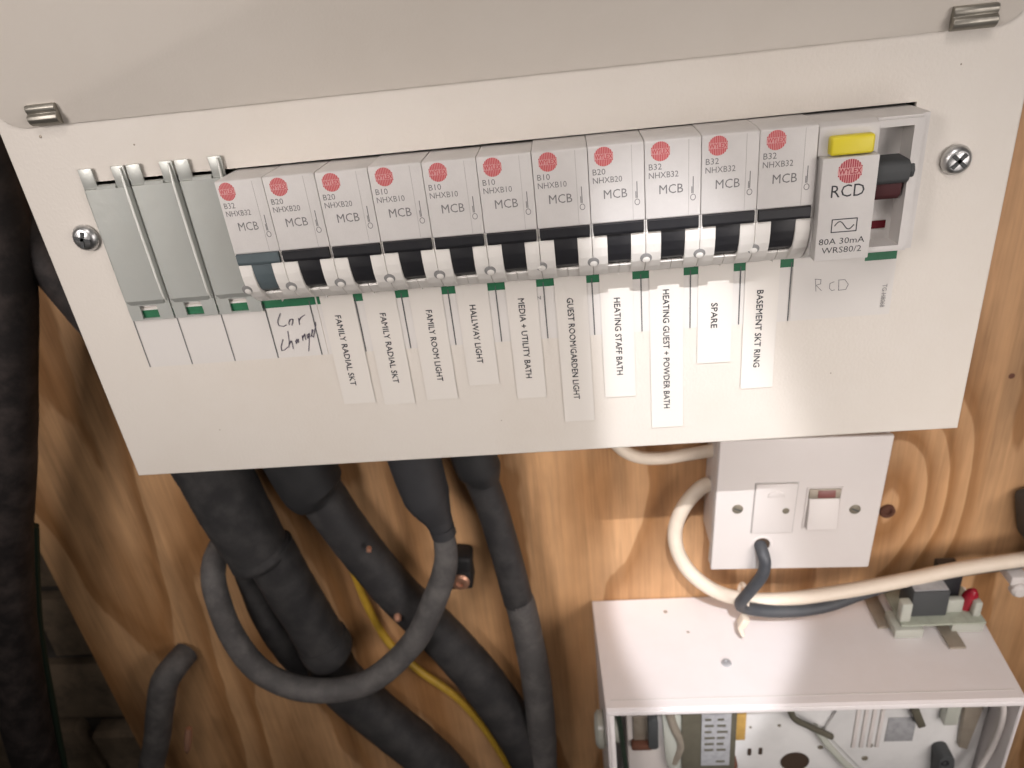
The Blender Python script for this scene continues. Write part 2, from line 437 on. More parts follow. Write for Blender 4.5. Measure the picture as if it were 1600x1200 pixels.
# folded rim of the cover
b.box(XL, XR, 1.3, 16, ZB, ZB + 1.3); b.box(XL, XR, 1.3, 16, ZT - 1.3, ZT)
b.box(XL, XL + 1.3, 1.3, 16, ZB + 1.3, ZT - 1.3); b.box(XR - 1.3, XR, 1.3, 16, ZB + 1.3, ZT - 1.3)
bmesh.ops.remove_doubles(b.bm, verts=b.bm.verts[:], dist=0.01)
es = [e for e in b.bm.edges if all(abs(v.co.y) < 1e-4 for v in e.verts) and
      (all(abs(v.co.x - XL) < 1e-3 for v in e.verts) or all(abs(v.co.x - XR) < 1e-3 for v in e.verts) or all(abs(v.co.z - ZB) < 1e-3 for v in e.verts))]
bmesh.ops.bevel(b.bm, geom=es, offset=0.9, segments=3, affect='EDGES', profile=0.5)
part(b, 'cover', 'cream', unit)
b = UB()                                              # the case behind the cover
cx0, cx1, cz0, cz1 = XL + 2, XR - 2, ZB + 2, ZT - 2
b.box(cx0, cx1, 103, 104.8, cz0, cz1)
b.box(cx0, cx1, 16.3, 103, cz0, cz0 + 1.5); b.box(cx0, cx1, 16.3, 103, cz1 - 1.5, cz1)
b.box(cx0, cx0 + 1.5, 16.3, 103, cz0 + 1.5, cz1 - 1.5); b.box(cx1 - 1.5, cx1, 16.3, 103, cz0 + 1.5, cz1 - 1.5)
part(b, 'case', 'cream', unit)
b = UB(); b.box(2, 286, 20, 28, 44, 79); part(b, 'mounting_rail', 'galv', unit)
# raised lid: a shallow tray with rounded corners, swung up above the hinge line
b = UB()
lx0, lx1, lz0, lz1, lr = -20.8, 316.2, 106.3, 214.0, 8.0
def rrect(x0, x1, z0, z1, r, n=7):
    out = []
    for cx, cz, a0 in ((x1 - r, z0 + r, -90), (x1 - r, z1 - r, 0), (x0 + r, z1 - r, 90), (x0 + r, z0 + r, 180)):
        for i in range(n):
            a = math.radians(a0 + 90 * i / (n - 1)); out.append((cx + r * math.cos(a), cz + r * math.sin(a)))
    return out
b.prism(rrect(lx0, lx1, lz0, lz1, lr), -0.85, -0.2, axis='y', bev=0.3)
bmesh.ops.rotate(b.bm, verts=b.bm.verts[:], cent=(0, -0.4, 106.3), matrix=Matrix.Rotation(math.radians(14.0), 3, 'X'))
part(b, 'lid', 'cream_in', unit, label='raised cream lid with rounded corners')
for x0, x1, zz in ((-8.6, 2.2, 106.9), (293.6, 306.8, 106.2)):
    b = UB()
    prof = []
    for i in range(15):
        a = math.radians(-70 + 230 * i / 14)
        prof.append((-2.6 - 2.6 * math.sin(a), zz + 3.5 - 3.1 * math.cos(a)))
    prof += [(-1.7, zz + 6.8), (-1.7, zz + 0.3)]
    b.prism([(-1.75, zz - 0.2), (-3.0, zz - 0.1), (-4.3, zz + 0.8), (-4.9, zz + 2.0), (-4.7, zz + 3.2), (-3.6, zz + 3.9), (-4.1, zz + 4.6), (-4.3, zz + 5.6), (-3.8, zz + 6.6), (-1.75, zz + 7.0)], x0, x1, bev=0.25)
    part(b, 'hinge', 'hinge', unit, angle=50)
# paper strip below the opening
b = UB()
b.box(-0.3, 74.6, -0.16, 0.10, 11.4, 36.6)
b.box(0.3, 53.7, 0.35, 0.75, 36.95, 40.0)
part(b, 'paper_strip', 'paper', unit, label='plain paper strip under the blanks and the hand-written car note')
b = UB(); b.box(74.9, 288.6, -0.16, 0.10, 11.4, 36.6)
part(b, 'paper_strip', 'paper', unit, label='long paper strip under the breakers')
b = UB(); b.box(-0.2, 74.4, -0.30, -0.17, 32.8, 35.9); b.box(75.1, 288.4, -0.30, -0.17, 32.8, 35.9)
part(b, 'green_band', 'green', unit)
for k in range(15):
    b = UB(); x = 18.0 * k
    b.box(x - 0.2, x + 0.2, -0.38, -0.31, 11.6, 34.6); part(b, 'divider_line', 'line' if k > 2 else 'greyink', unit)
tapes = [(76.4, 89.5, -11.4, 'FAMILY RADIAL SKT', 81.9, 27.8, -2.9), (93.1, 105.8, -12.9, 'FAMILY RADIAL SKT', 99.5, 27.3, -3.1),
         (110.9, 123.6, -12.0, 'FAMILY ROOM LIGHT', 117.5, 27.1, -3.6), (128.9, 141.1, -6.6, 'HALLWAY LIGHT', 134.5, 27.8, 3.1),
         (147.7, 159.4, -14.0, 'MEDIA + UTILITY BATH', 153.1, 28.9, -4.9), (166.0, 178.0, -26.2, 'GUEST ROOM/GARDEN LIGHT', 171.4, 27.6, -15.9),
         (182.8, 194.9, -16.2, 'HEATING STAFF BATH', 188.9, 26.2, -6.2), (201.0, 213.5, -31.7, 'HEATING GUEST + POWDER BATH', 207.0, 28.0, -22.7),
         (218.8, 231.4, -3.8, 'SPARE', 224.8, 21.2, 11.0), (235.7, 247.9, -16.2, 'BASEMENT SKT RING', 241.3, 24.9, -6.9)]
for i, (x0, x1, zb, s, tx, z0, z1) in enumerate(tapes):
    b = UB(); b.box(x0, x1, -0.52, -0.40, zb, 36.7)
    where = ', left of the two' if i == 0 else ', right of the two' if i == 1 else ''
    tp = part(b, 'label_tape', 'tape', unit, label='white tape reading %s%s' % (s, where))
    b = UB(); put_text(b, s, 2.3, tx - 1.15, z0, -0.56, width=z0 - z1, down=True); put_text(b, s, 2.3, tx - 1.0, z0 - 0.12, -0.575, width=z0 - z1, down=True)
    part(b, 'lettering', 'ink', tp)
b = UB(); b.box(252.6, 277.4, -0.50, -0.40, 12.5, 36.7)
tp = part(b, 'paper_note', 'paper', unit, label='small note with R C D in pencil')
b = UB()
for st in [[(260.78, 27.28), (261.32, 22.69)], [(260.62, 27.46), (262.75, 27.12), (262.75, 25.47), (261.27, 25.1)], [(261.28, 24.93), (263.28, 22.77)],
           [(267.52, 25.89), (266.07, 25.36), (266.01, 23.54), (266.94, 22.47), (267.97, 22.71)], [(269.12, 26.42), (269.36, 22.43)],
           [(268.97, 26.43), (271.22, 26.4), (272.62, 24.48), (271.91, 22.55), (269.21, 22.44)]]:
    b.ribbon(st, 0.22, -0.58, -0.52)
part(b, 'handwriting', 'greyink', tp)
b = UB(); put_text(b, 'TG-H8068', 1.6, 284.9, 23.4, -0.36, width=9.0, down=True); part(b, 'lettering', 'greyink', unit)
b = UB(); put_text(b, 'N', 1.5, 159.3, 27.7, -0.36); part(b, 'lettering', 'greyink', unit)
b = UB()
for st in [[(59.6, 30.38), (58.04, 27.84), (57.62, 26.76), (57.85, 25.32), (59.55, 24.86), (60.74, 25.4)], [(62.8, 27.61), (62.05, 26.41), (61.93, 25.31)], [(63.98, 27.51), (63.53, 26.29), (62.92, 25.07)], [(62.05, 26.41), (63.28, 27.73), (64.0, 27.35)], [(66.3, 27.8), (66.01, 25.13)], [(66.06, 26.56), (67.26, 28.03), (69.13, 28.98)], [(57.85, 19.37), (56.33, 16.4), (56.18, 14.6), (57.47, 14.83), (59.0, 16.02)], [(60.67, 22.7), (60.2, 18.38), (59.41, 15.83)], [(59.74, 16.78), (61.02, 18.64), (61.24, 17.64), (60.99, 15.05)], [(63.57, 19.08), (62.68, 18.18), (62.81, 17.19), (64.11, 19.04), (63.84, 17.44)], [(66.0, 20.34), (65.75, 18.26)], [(65.89, 19.22), (67.09, 21.06), (67.02, 18.48)], [(69.09, 21.22), (67.97, 20.34), (67.97, 19.05), (69.02, 20.9), (67.95, 16.79), (66.98, 13.59)], [(69.31, 19.59), (70.87, 22.36), (70.5, 22.71), (69.76, 20.2), (70.32, 19.35), (72.41, 24.46), (72.55, 25.71)]]:
    b.ribbon(st, 0.30, -0.46, -0.40)
part(b, 'handwriting', 'biro', unit, label='hand-written words Car charge in pen')
# cover screws
def screw_mesh(Bc, c, r, tilt, slot_a, rec=0.9):
    ax = Vector((tilt[0], -1, tilt[1]))
    Bc.lathe(c, ax, [(r * 1.02, -0.6), (r * 1.04, 0.2), (r * 0.97, r * 0.22), (r * 0.72, r * 0.44), (r * 0.42, r * 0.55), (r * 0.30, r * 0.55)])
    # cross recess: walls sloping in to a point
    ax.normalize(); a = ax.orthogonal().normalized(); a = Matrix.Rotation(slot_a, 3, ax) @ a; q = ax.cross(a)
    top = Vector(c) + ax * r * 0.56; bot = Vector(c) + ax * r * (0.56 - rec * 0.5)
    n = 12; ring = []
    for i in range(n * 2):
        t = 2 * math.pi * i / (n * 2); lob = 0.30 + 0.34 * max(0, math.cos(4 * t)) ** 1.5
        ring.append(Bc.bm.verts.new(top - ax * r * 0.22 * (lob - .3) + (a * math.cos(t) + q * math.sin(t)) * r * lob))
    rim = [Bc.bm.verts.new(Vector(c) + ax * r * 0.50 + (a * math.cos(2 * math.pi * i / (n * 2)) + q * math.sin(2 * math.pi * i / (n * 2))) * r * 0.68) for i in range(n * 2)]
    bt = Bc.bm.verts.new(bot)
    for i in range(n * 2):
        j = (i + 1) % (n * 2)
        Bc.bm.faces.new((ring[i], ring[j], bt)); Bc.bm.faces.new((rim[i], rim[j], ring[j], ring[i]))
for c, sa in (((-6.2, -0.6, 66.3), 0.3), ((303.0, -0.6, 66.1), 0.75)):
    b = UB(); b.lathe(c, (0, -1, 0), [(4.9, 0), (5.0, 0.35), (4.7, 1.1), (4.0, 2.0), (3.0, 2.5), (0, 2.75)])
    sc = part(b, 'cover_screw', 'zinc', unit, angle=60)
    b = UB()
    cs, sn = math.cos(sa), math.sin(sa)
    for aa in (sa, sa + math.pi / 2):
        b.box(c[0] - 3.0, c[0] + 3.0, c[1] - 2.95, c[1] - 2.2, c[2] - 0.62, c[2] + 0.62, rot=((c[0], c[1], c[2]), 'Y', math.degrees(aa)))
    part(b, 'cross_recess', 'charcoal', sc)
# a few dirt specks on the cover
for x, z, r in ((-9.3, 103.0, 0.55), (23.4, 97.2, 0.35), (300, 96, 0.3), (20, -20, 0.25), (140, -24, 0.25), (270, -12, .3)):
    b = UB(); b.lathe((x, -0.02, z), (0.1, -1, 0.1), [(r, 0), (r * 0.6, 0.12), (0, 0.16)], n=10); part(b, 'dirt_speck', 'strap', unit)

# ------------------------------------------------------------------ blanking plates (three, left end of the opening)
blank_meshes = None
blank_labels = ['leftmost galvanised blanking plate with a notched top, nearest the left cover screw',
                'middle galvanised blanking plate, between two others of its kind',
                'rightmost galvanised blanking plate, its right side tucked behind the first breaker']
def blank_parts():
    out = []
    b = B()
    b.cells([0.35, 5.2, 12.2, 17.65], [32.3, 33.0, 38.3, 40.6], {(1, 1)}, -1.5, -0.75)
    # pressed middle panel with sloping sides and rounded fold
    prof = [(0.35, -1.5), (0.7, -2.2), (1.2, -2.5), (16.2, -2.5), (16.7, -2.3), (17.35, -1.0), (17.65, -0.75), (0.35, -0.75)]
    b.prism(prof, 40.6, 83.6, axis='z')
    # run-out of the pressing into the flat foot
    p1 = [(1.2, -2.5, 40.6), (16.2, -2.5, 40.6), (15.6, -1.5, 38.6), (2.0, -1.5, 38.6)]
    vs = [b.bm.verts.new(p) for p in p1]; b.bm.faces.new(vs)
    q = [b.bm.verts.new(p) for p in ((0.6, -1.5, 40.6), (16.8, -1.5, 40.6))]
    b.bm.faces.new((q[0], vs[0], vs[3])); b.bm.faces.new((vs[1], q[1], vs[2]))
    out.append(('plate', b.mesh('plate', True, 25), 'galv'))
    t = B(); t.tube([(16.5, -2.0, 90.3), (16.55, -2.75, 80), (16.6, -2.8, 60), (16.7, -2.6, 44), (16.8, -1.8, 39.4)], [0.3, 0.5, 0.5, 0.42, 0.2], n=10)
    out.append(('folded_edge', t.mesh('folded_edge'), 'edge_highlight'))
    for (a, c) in ((0.35, 5.6), (12.8, 17.7)):
        t = B(); t.box(a, c, -1.5, -0.7, 83.6, 90.9, bev=0.25); out.append(('clip_tab', t.mesh('clip_tab'), 'galv'))
    t = B(); t.prism([(-1.4, 83.6), (-2.6, 83.6), (-2.0, 84.5), (-0.8, 84.9), (-0.2, 84.4)], 5.7, 12.7); out.append(('folded_lip', t.mesh('folded_lip'), 'galv'))
    return out
bp_ = blank_parts()
for k in range(3):
    o = thing('blanking_plate', blank_labels[k], 'blanking plate', (18.0 * k, 0, 0), 'galvanised blanking plates at the left end of the opening')
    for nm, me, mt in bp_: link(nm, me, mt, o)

# ------------------------------------------------------------------ circuit breakers
def logo_meshes(r):
    """red disc of upright bars with a word across the middle"""
    n = 11; wbar = 2 * r / n
    b = B()
    for i in range(n):
        xc = -r + (i + 0.5) * wbar; h = math.sqrt(max(0, r * r - xc * xc))
        g = r * 0.30
        x0, x1 = xc - wbar * 0.30, xc + wbar * 0.30
        if h > g + 0.1:
            b.box(x0, x1, -0.05, 0, g, h); b.box(x0, x1, -0.05, 0, -h, -g)
    put_text(b, 'WYLEX', r * 0.46, 0, -r * 0.23, -0.05, width=r * 1.86, center=True, bold=0.02)
    fg = b.mesh('logo_print', False)
    b = B(); b.prism([(r * math.cos(2 * math.pi * i / 36), r * math.sin(2 * math.pi * i / 36)) for i in range(36)], -0.012, 0, axis='y')
    return fg, b.mesh('logo_ground', False)
logo_fg, logo_bg = logo_meshes(3.05)
PITCH = 17.91
W = 17.72
def breaker_meshes():
    o = {}
    b = B()
    b.prism([(15, 84.9), (-17.2, 85.2), (-18.0, 84.9), (-18.0, 60.2), (-17.4, 59.6), (-9, 59.1), (15, 59.1)], 0, W, bev=0.25)
    o['upper_housing'] = (b.mesh('upper_housing'), 'mcb')
    ch = [(-16.7, 56.2), (-17.6, 55.4), (-17.5, 51.4), (-16.9, 48.2), (-15.6, 45.0), (-13.4, 42.2), (-10.4, 39.9), (-6.8, 38.2), (-3, 37.6), (15, 37.6), (15, 58.9), (-9, 58.9), (-9, 56.2)]
    b = B()
    b.prism(ch, 0, 5.0, bev=0.22); b.prism(ch, 12.9, W, bev=0.22)
    b.prism([(-12.8, 43.9), (-13.0, 43.2), (-9.6, 39.6), (-6.6, 38.3), (-3, 37.7), (5, 37.7), (5, 43.9)], 5.0, 8.85); b.prism([(-12.8, 43.9), (-13.0, 43.2), (-9.6, 39.6), (-6.6, 38.3), (-3, 37.7), (5, 37.7), (5, 43.9)], 9.05, 12.9)
    b.box(8.85, 9.05, -8.0, 5, 37.8, 43.5)
    b.box(0.0, 0.42, -17.7, -9, 55.9, 59.8); b.box(W - 0.42, W, -17.7, -9, 55.9, 59.8)
    o['lower_housing'] = (b.mesh('lower_housing', True, 30), 'mcb_white')
    b = B()
    zig = [(-10, 59.5), (-18.2, 59.9)]
    for i in range(4): zig += [(-18.9, 59.6 - i * 0.85), (-18.83, 59.2 - i * 0.85)]
    zig += [(-18.4, 55.9), (-10, 56.1)]
    b.prism(zig, 0.62, W - 0.62)
    b.prism([(-17.6, 56.0), (-17.0, 51.6), (-16.2, 48.6), (-15.0, 45.8), (-13.4, 44.6), (-11.6, 44.0), (5, 44.0), (5, 56.0)], 5.0, 12.9, bev=0.15)
    o['toggle'] = (b.mesh('toggle', True, 30), None)
    b = B()
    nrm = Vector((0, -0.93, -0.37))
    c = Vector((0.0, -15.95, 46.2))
    b.lathe(c, nrm, [(2.0, -0.3), (2.0, 0.22), (1.9, 0.28), (0, 0.28)], n=20)  # raised grey disc stands in for the shade inside the hollow
    o['rivet_recess_shade'] = (b.mesh('rivet_recess_shade'), 'recess_shade')
    b = B(); b.lathe(c + Vector((0.12, 0.28, -0.72)), nrm, [(1.4, -0.2), (1.3, 0.3), (0.8, 0.5), (0, 0.56)], n=18)
    o['rivet'] = (b.mesh('rivet'), 'mcb_white')
    b = B(); b.box(13.75, 13.9, -18.06, -17.9, 60.4, 84.5)
    o['face_seam'] = (b.mesh('face_seam', False), 'strap_line')
    b = B()
    b.box(15.15, 15.42, -18.07, -17.99, 67.4, 72.8)
    b.box(14.75, 15.0, -18.07, -17.99, 67.4, 69.6)
    cx, cz = 15.28, 66.1
    for i in range(14):
        a0, a1 = 2 * math.pi * i / 14, 2 * math.pi * (i + 1) / 14
        b.ribbon([(cx + 0.8 * math.cos(a0), cz + 0.95 * math.sin(a0)), (cx + 0.8 * math.cos(a1), cz + 0.95 * math.sin(a1))], 0.2, -18.07, -17.99)
    o['switch_symbol'] = (b.mesh('switch_symbol', False), 'greyink')
    return o
M['recess_shade'] = mat('recess_shade_grey', (0.24, 0.235, 0.23), 0.6)
M['strap_line'] = mat('seam_shadow_grey', (0.42, 0.40, 0.385), 0.6)
BM = breaker_meshes()
rating_mesh = {}
for code in ('B32', 'B20', 'B10'):
    b = B()
    put_text(b, code, 1.9, 1.25, 75.9, -18.06, width=4.1)
    put_text(b, 'NHXB' + code[1:], 1.9, 1.2, 73.2, -18.06, width=9.4)
    put_text(b, 'MCB', 2.9, 8.3, 68.0, -18.06, width=7.6, center=True)
    rating_mesh[code] = b.mesh('lettering', False)
rates = ['B32', 'B20', 'B20', 'B10', 'B10', 'B10', 'B10', 'B20', 'B32', 'B32', 'B32']
mcb_labels = ['breaker with the slate grey toggle, above the hand-written car note',
              'black toggle breaker above the left FAMILY RADIAL SKT tape, next to the grey toggle',
              'black toggle breaker above the right FAMILY RADIAL SKT tape',
              'black toggle breaker above the FAMILY ROOM LIGHT tape',
              'black toggle breaker above the HALLWAY LIGHT tape',
              'black toggle breaker above the MEDIA + UTILITY BATH tape',
              'black toggle breaker above the GUEST ROOM/GARDEN LIGHT tape',
              'brightly lit breaker marked B20 above the HEATING STAFF BATH tape',
              'brightly lit breaker marked B32 above the HEATING GUEST + POWDER BATH tape',
              'black toggle breaker marked B32 above the SPARE tape',
              'black toggle breaker marked B32 above BASEMENT SKT RING, touching the unit with the yellow button']
tog_grey = BM['toggle'][0].copy()
b = B(); b.prism([(15, 85.5), (-14.2, 85.5), (-17.4, 85.1), (-18.0, 84.7), (-18.0, 60.2), (-17.4, 59.6), (-9, 59.1), (15, 59.1)], 0, W, bev=0.25)
sloped_housing = b.mesh('upper_housing')
for k in range(11):
    dz = random.uniform(-0.12, 0.12)
    o = thing('circuit_breaker', mcb_labels[k], 'circuit breaker', (55.2 + PITCH * k, random.uniform(-0.12, 0.12), dz), 'row of miniature circuit breakers')
    for nm, (me, mt) in BM.items():
        if nm == 'toggle':
            link('toggle', tog_grey if k == 0 else me, 'greytoggle' if k == 0 else 'black', o)
        else: link(nm, sloped_housing if nm == 'upper_housing' and k > 5 else me, mt, o)
    if k == 0:                               # its left edge sits under the fold of the last blank
        o.scale.x = 0.92; o.location.x += W * 0.08 * S
    link('lettering', rating_mesh[rates[k]], 'greyink', o)
    l = link('logo', logo_bg, 'redpale', o, ((5.0 if k else 3.9), -18.02, 81.55)); link('logo_print', logo_fg, 'red', l, (0, -0.02, 0))

# ------------------------------------------------------------------ residual current device
RX = 252.4
rcd = thing('residual_current_device', 'wide protective switch marked RCD with a yellow test button, right end of the row', 'circuit breaker', (RX, 0, 0))
class RB(B):
    def mesh(self, name, smooth=True, angle=35):
        bmesh.ops.translate(self.bm, vec=(-RX, 0, 0), verts=self.bm.verts[:])
        return B.mesh(self, name, smooth, angle)
b = RB()
b.prism([(15, 85.0), (-14.5, 85.0), (-17.3, 84.0), (-17.6, 83.2), (-17.6, 75.2), (-16.2, 74.6), (-16.2, 42.4), (-8, 38.6), (15, 38.0)], RX, 270.3, bev=0.2)
part(b, 'housing', 'mcb', rcd)
b = RB()       # frame round the toggle recess
b.cells([270.35, 270.9, 281.2, 286.6], [41.4, 43.6, 81.9, 84.9], {(1, 1)}, -16.6, 12)
bmesh.ops.bevel(b.bm, geom=[e for e in b.bm.edges if all(abs(v.co.x - 286.6) < .01 for v in e.verts) and abs(e.verts[0].co.z - e.verts[1].co.z) > 1], offset=2.6, segments=4, affect='EDGES')
b.bm.normal_update()
bmesh.ops.bevel(b.bm, geom=[e for e in b.bm.edges if all(v.co.y < -16.4 for v in e.verts) and all(abs(v.co.z - 84.9) < .01 or abs(v.co.z - 41.4) < .01 for v in e.verts)], offset=0.8, segments=2, affect='EDGES')
part(b, 'toggle_frame', 'mcb', rcd)
b = RB(); b.box(270.9, 281.2, -8.5, -5, 43.6, 81.9); part(b, 'recess_floor', 'mcb', rcd)
b = RB(); b.box(253.0, 270.2, -21.0, -16.25, 41.6, 75.0, bev=0.35); fp = part(b, 'front_plate', 'mcb', rcd)
b = RB()
put_text(b, 'RCD', 3.9, 261.5, 62.6, -21.05, width=10.2, center=True)
put_text(b, '80A 30mA', 2.0, 261.2, 47.2, -21.05, width=14.4, center=True)
put_text(b, 'WRS80/2', 2.0, 261.4, 44.2, -21.05, width=12.6, center=True)
part(b, 'lettering', 'ink', fp)
b = RB()
x0, x1, z0, z1 = 257.6, 265.4, 51.2, 55.4
b.ribbon([(x0, z0), (x1, z0), (x1, z1), (x0, z1), (x0, z0)], 0.32, -21.07, -21.0)
b.ribbon([(x0 + 0.9 + 6 * i / 14, (z0 + z1) / 2 + 1.35 * math.sin(2 * math.pi * i / 14)) for i in range(15)], 0.32, -21.07, -21.0)
part(b, 'waveform_symbol', 'ink', fp)
lg, lb = logo_meshes(3.75)
l = link('logo', lb, 'redpale', fp, (261.6 - RX, -21.02, 70.6)); link('logo_print', lg, 'darkred', l, (0, -0.02, 0))
b = RB(); b.box(255.2, 268.4, -20.8, -17.0, 75.5, 81.3, bev=0.9, seg=3); part(b, 'test_button', 'yellow', rcd)
b = RB()
b.prism([(-6, 71.9), (-16.4, 71.6), (-17.8, 70.6), (-18.3, 68.2), (-17.9, 65.4), (-16.6, 64.2), (-6, 64.2)], 271.0, 281.4, bev=0.5)
b.prism([(-13, 70.8), (-16.9, 70.2), (-17.8, 68.2), (-17.0, 66.0), (-13, 65.2)], 281.4, 282.9, bev=0.4)
tg = part(b, 'toggle', 'charcoal', rcd)
b = RB(); b.prism([(-6, 64.2), (-16.2, 64.2), (-15.4, 60.0), (-14.0, 58.6), (-6, 58.4)], 271.0, 280.2, bev=0.35); part(b, 'toggle_underside', 'maroon', tg)
b = RB(); b.box(273.2, 279.4, -8.95, -8.5, 47.4, 50.0); part(b, 'indicator_flag', 'flag', rcd)

# ------------------------------------------------------------------ switched spur on the board
PA = math.radians(1.95)
spur = thing('fused_spur', 'white square switched fuse spur with a rocker, below the right of the consumer unit', 'switch', (238.7, 105, -167.0), rot=(0, PA, 0))
# local: x 0..86, z 0..86, y relative to the board
b = B(); b.box(2.6, 83.4, -32.9, -0.2, 2.6, 83.4, bev=1.2); part(b, 'back_box', 'plate', spur)
b = B(); b.box(0.2, 85.8, -37.2, -33, 0.2, 85.8, bev=0.7); b.box(3.5, 82.5, -38.6, -37.3, 3.5, 82.5); part(b, 'spacer_frame', 'plate', spur)
b = B(); b.box(0, 86, -42, -38.7, 0, 86, bev=1.0, seg=3); pl = part(b, 'face_plate', 'plate', spur)
def loc(x, z):           # board xz (mm) to the spur's own plane
    dx, dz = x - 238.7, z + 167.0
    return (dx * math.cos(PA) - dz * math.sin(PA), dx * math.sin(PA) + dz * math.cos(PA))
def lbox(name, mtl, x0, x1, z0, z1, y0, y1, bev=0.3, parent=spur):
    b = B(); b.box(x0, x1, y0, y1, z0, z1, bev=bev); return part(b, name, mtl, parent)
for x, z in ((252.0, -125.0), (313.0, -129.0)):
    lx, lz = loc(x, z)
    b = B(); b.lathe((lx, -42.0, lz), (0, -1, 0), [(2.95, 0), (2.8, 0.4), (2.2, 0.65), (0, 0.7)], n=22); sc = part(b, 'plate_screw', 'brass', spur)
    b = B(); b.box(lx - 2.1, lx + 2.1, -42.76, -42.5, lz - .38, lz + .38, rot=((lx, -42, lz), 'Y', 25)); part(b, 'screw_slot', 'charcoal', sc)
fx, fz = loc(271, -125.5)
b = B()
b.cells([fx - 11.2, fx - 10.8, fx + 10.8, fx + 11.2], [fz - 16.7, fz - 16.3, fz + 16.3, fz + 16.7], {(1, 1)}, -42.14, -42.0); part(b, 'carrier_seam', 'strap_line', spur)
fc = lbox('fuse_carrier', 'plate', fx - 10.7, fx + 10.7, fz - 16.2, fz + 16.2, -43.1, -42, 0.35)
b = B(); b.prism([(fx - 4.5, fz + 8), (fx + 4.5, fz + 8), (fx + 3.8, fz + 10.6), (fx, fz + 12), (fx - 3.8, fz + 10.6)], -43.6, -43.1, axis='y', bev=0.2); part(b, 'fuse_window', 'plate', fc)
lx, lz = loc(277.0, -127.0)
b = B(); b.lathe((lx, -43.1, lz), (0, -1, 0), [(1.9, 0), (1.7, 0.3), (0, 0.4)], n=18); part(b, 'carrier_screw', 'brass', fc)
# rocker switch: recess surround, tilted rocker and neon
rx, rz = loc(296.0, -127.0)
b = B(); b.cells([rx - 9.2, rx - 8.3, rx + 8.3, rx + 9.2], [rz - 13.6, rz - 12.9, rz + 12.9, rz + 13.6], {(1, 1)}, -42.5, -41.9); part(b, 'rocker_surround', 'plate', spur)
b = B(); b.prism([(-41, -12.6), (-45.4, -12.4), (-45.6, -11.6), (-43.4, 6.8), (-41, 6.9)], rx - 7.6, rx + 7.8, bev=0.35)
bmesh.ops.translate(b.bm, vec=(0, 0, rz), verts=b.bm.verts[:])
rk = part(b, 'rocker', 'plate', spur)
b = B(); b.prism([(-41, 7.0), (-43.3, 7.0), (-42.7, 12.4), (-41, 12.6)], rx - 8.0, rx + 8.0, bev=0.2); bmesh.ops.translate(b.bm, vec=(0, 0, rz), verts=b.bm.verts[:]); part(b, 'rocker_top', 'strap', rk)
b = B(); b.prism([(-41, 7.4), (-43.7, 7.4), (-43.1, 11.8), (-41, 12.0)], rx - 3.6, rx + 5.4, bev=0.3); bmesh.ops.translate(b.bm, vec=(0, 0, rz), verts=b.bm.verts[:]); part(b, 'neon_lens', 'neon', rk)
lx, lz = loc(266.0, -150.0)
b = B(); b.lathe((lx, -42, lz), (0, -1, 0), [(5.6, 0), (5.4, 0.3), (4.6, 0.2), (4.3, -2.5), (0, -2.6)], n=24); part(b, 'cord_outlet', 'plate', spur)
b = B(); b.lathe((lx, -42.05, lz), (0, -1, 0), [(4.35, -0.4), (4.3, 0.08), (0, 0.05)], n=24); part(b, 'outlet_opening', 'hole', spur)

# flex from the spur
b = B()
b.tube([(264.6, 78, -146), (264.8, 66, -149.5), (265.6, 57.5, -152.5), (266.2, 55.5, -158), (265.2, 56, -166), (261.5, 58, -176), (257.2, 60, -186), (256.2, 64, -194), (258.5, 68, -201), (266, 71, -206), (278, 72.5, -209.5), (296, 74, -211), (312, 76, -209.5), (330, 81, -207), (352, 86, -204), (384, 88, -199), (421, 91, -196.5), (480, 96, -195)], [3.3] * 9 + [3.9] * 9, n=14)
tag(part(b, 'flex_cord', 'flex'), 'dark grey flex leaving the white spur and tucked under the cream cable', 'cord')
# cream cable loop
b = B()
b.tube([(243, 92, -128), (236, 90, -131), (227.5, 88, -141), (222.5, 87, -156), (223.5, 85, -171), (231, 82, -186), (245, 79, -198), (262, 78, -204.5), (285, 78, -206), (313, 79, -203.5), (349, 81, -198.5), (384, 83, -192.5), (420, 86, -190), (480, 92, -188)], 4.3, n=16)
tag(part(b, 'cream_cable', 'whitecable'), 'thick cream cable looping out of the spur and running off to the right', 'cable')
b = B()
b.tube([(184, 96, -70), (187, 94, -90), (193, 92, -101), (203, 91, -107), (216, 91, -108.5), (230, 91, -107), (246, 91, -105)], 3.6, n=14)
tag(part(b, 'cream_cable', 'whitecable'), 'short cream cable curving from the consumer unit into the top of the spur', 'cable')
# cable tie holding flex and cream cable
tie = thing('cable_tie', 'small white cable tie hanging from the flex under the spur', 'cable tie', (259, 76, -202))
def lt(b, c=(259, 76, -202)):
    bmesh.ops.translate(b.bm, vec=-Vector(c), verts=b.bm.verts[:]); return b
b = B()
ring = [(261 + 1.8 * math.sin(t) * 0.6, 77 + 9.0 * math.cos(t), -203.0 + 8.0 * math.sin(t)) for t in [2 * math.pi * i / 16 for i in range(16)]]
b.tube(ring + [ring[0]], 1.3, n=8, sub=4, cap=False); part(lt(b), 'strap', 'whitecable', tie)
b = B(); b.box(256.8, 261.4, 62.5, 68.5, -213, -206, bev=0.9, rot=((259, 66, -209), 'Y', 25)); part(lt(b), 'tie_head', 'whitecable', tie)
b = B(); b.tube([(259, 66, -208), (257.0, 64, -213), (258.6, 62.5, -218.5)], [1.9, 1.7, 1.1], n=8); part(lt(b), 'tie_tail', 'whitecable', tie)

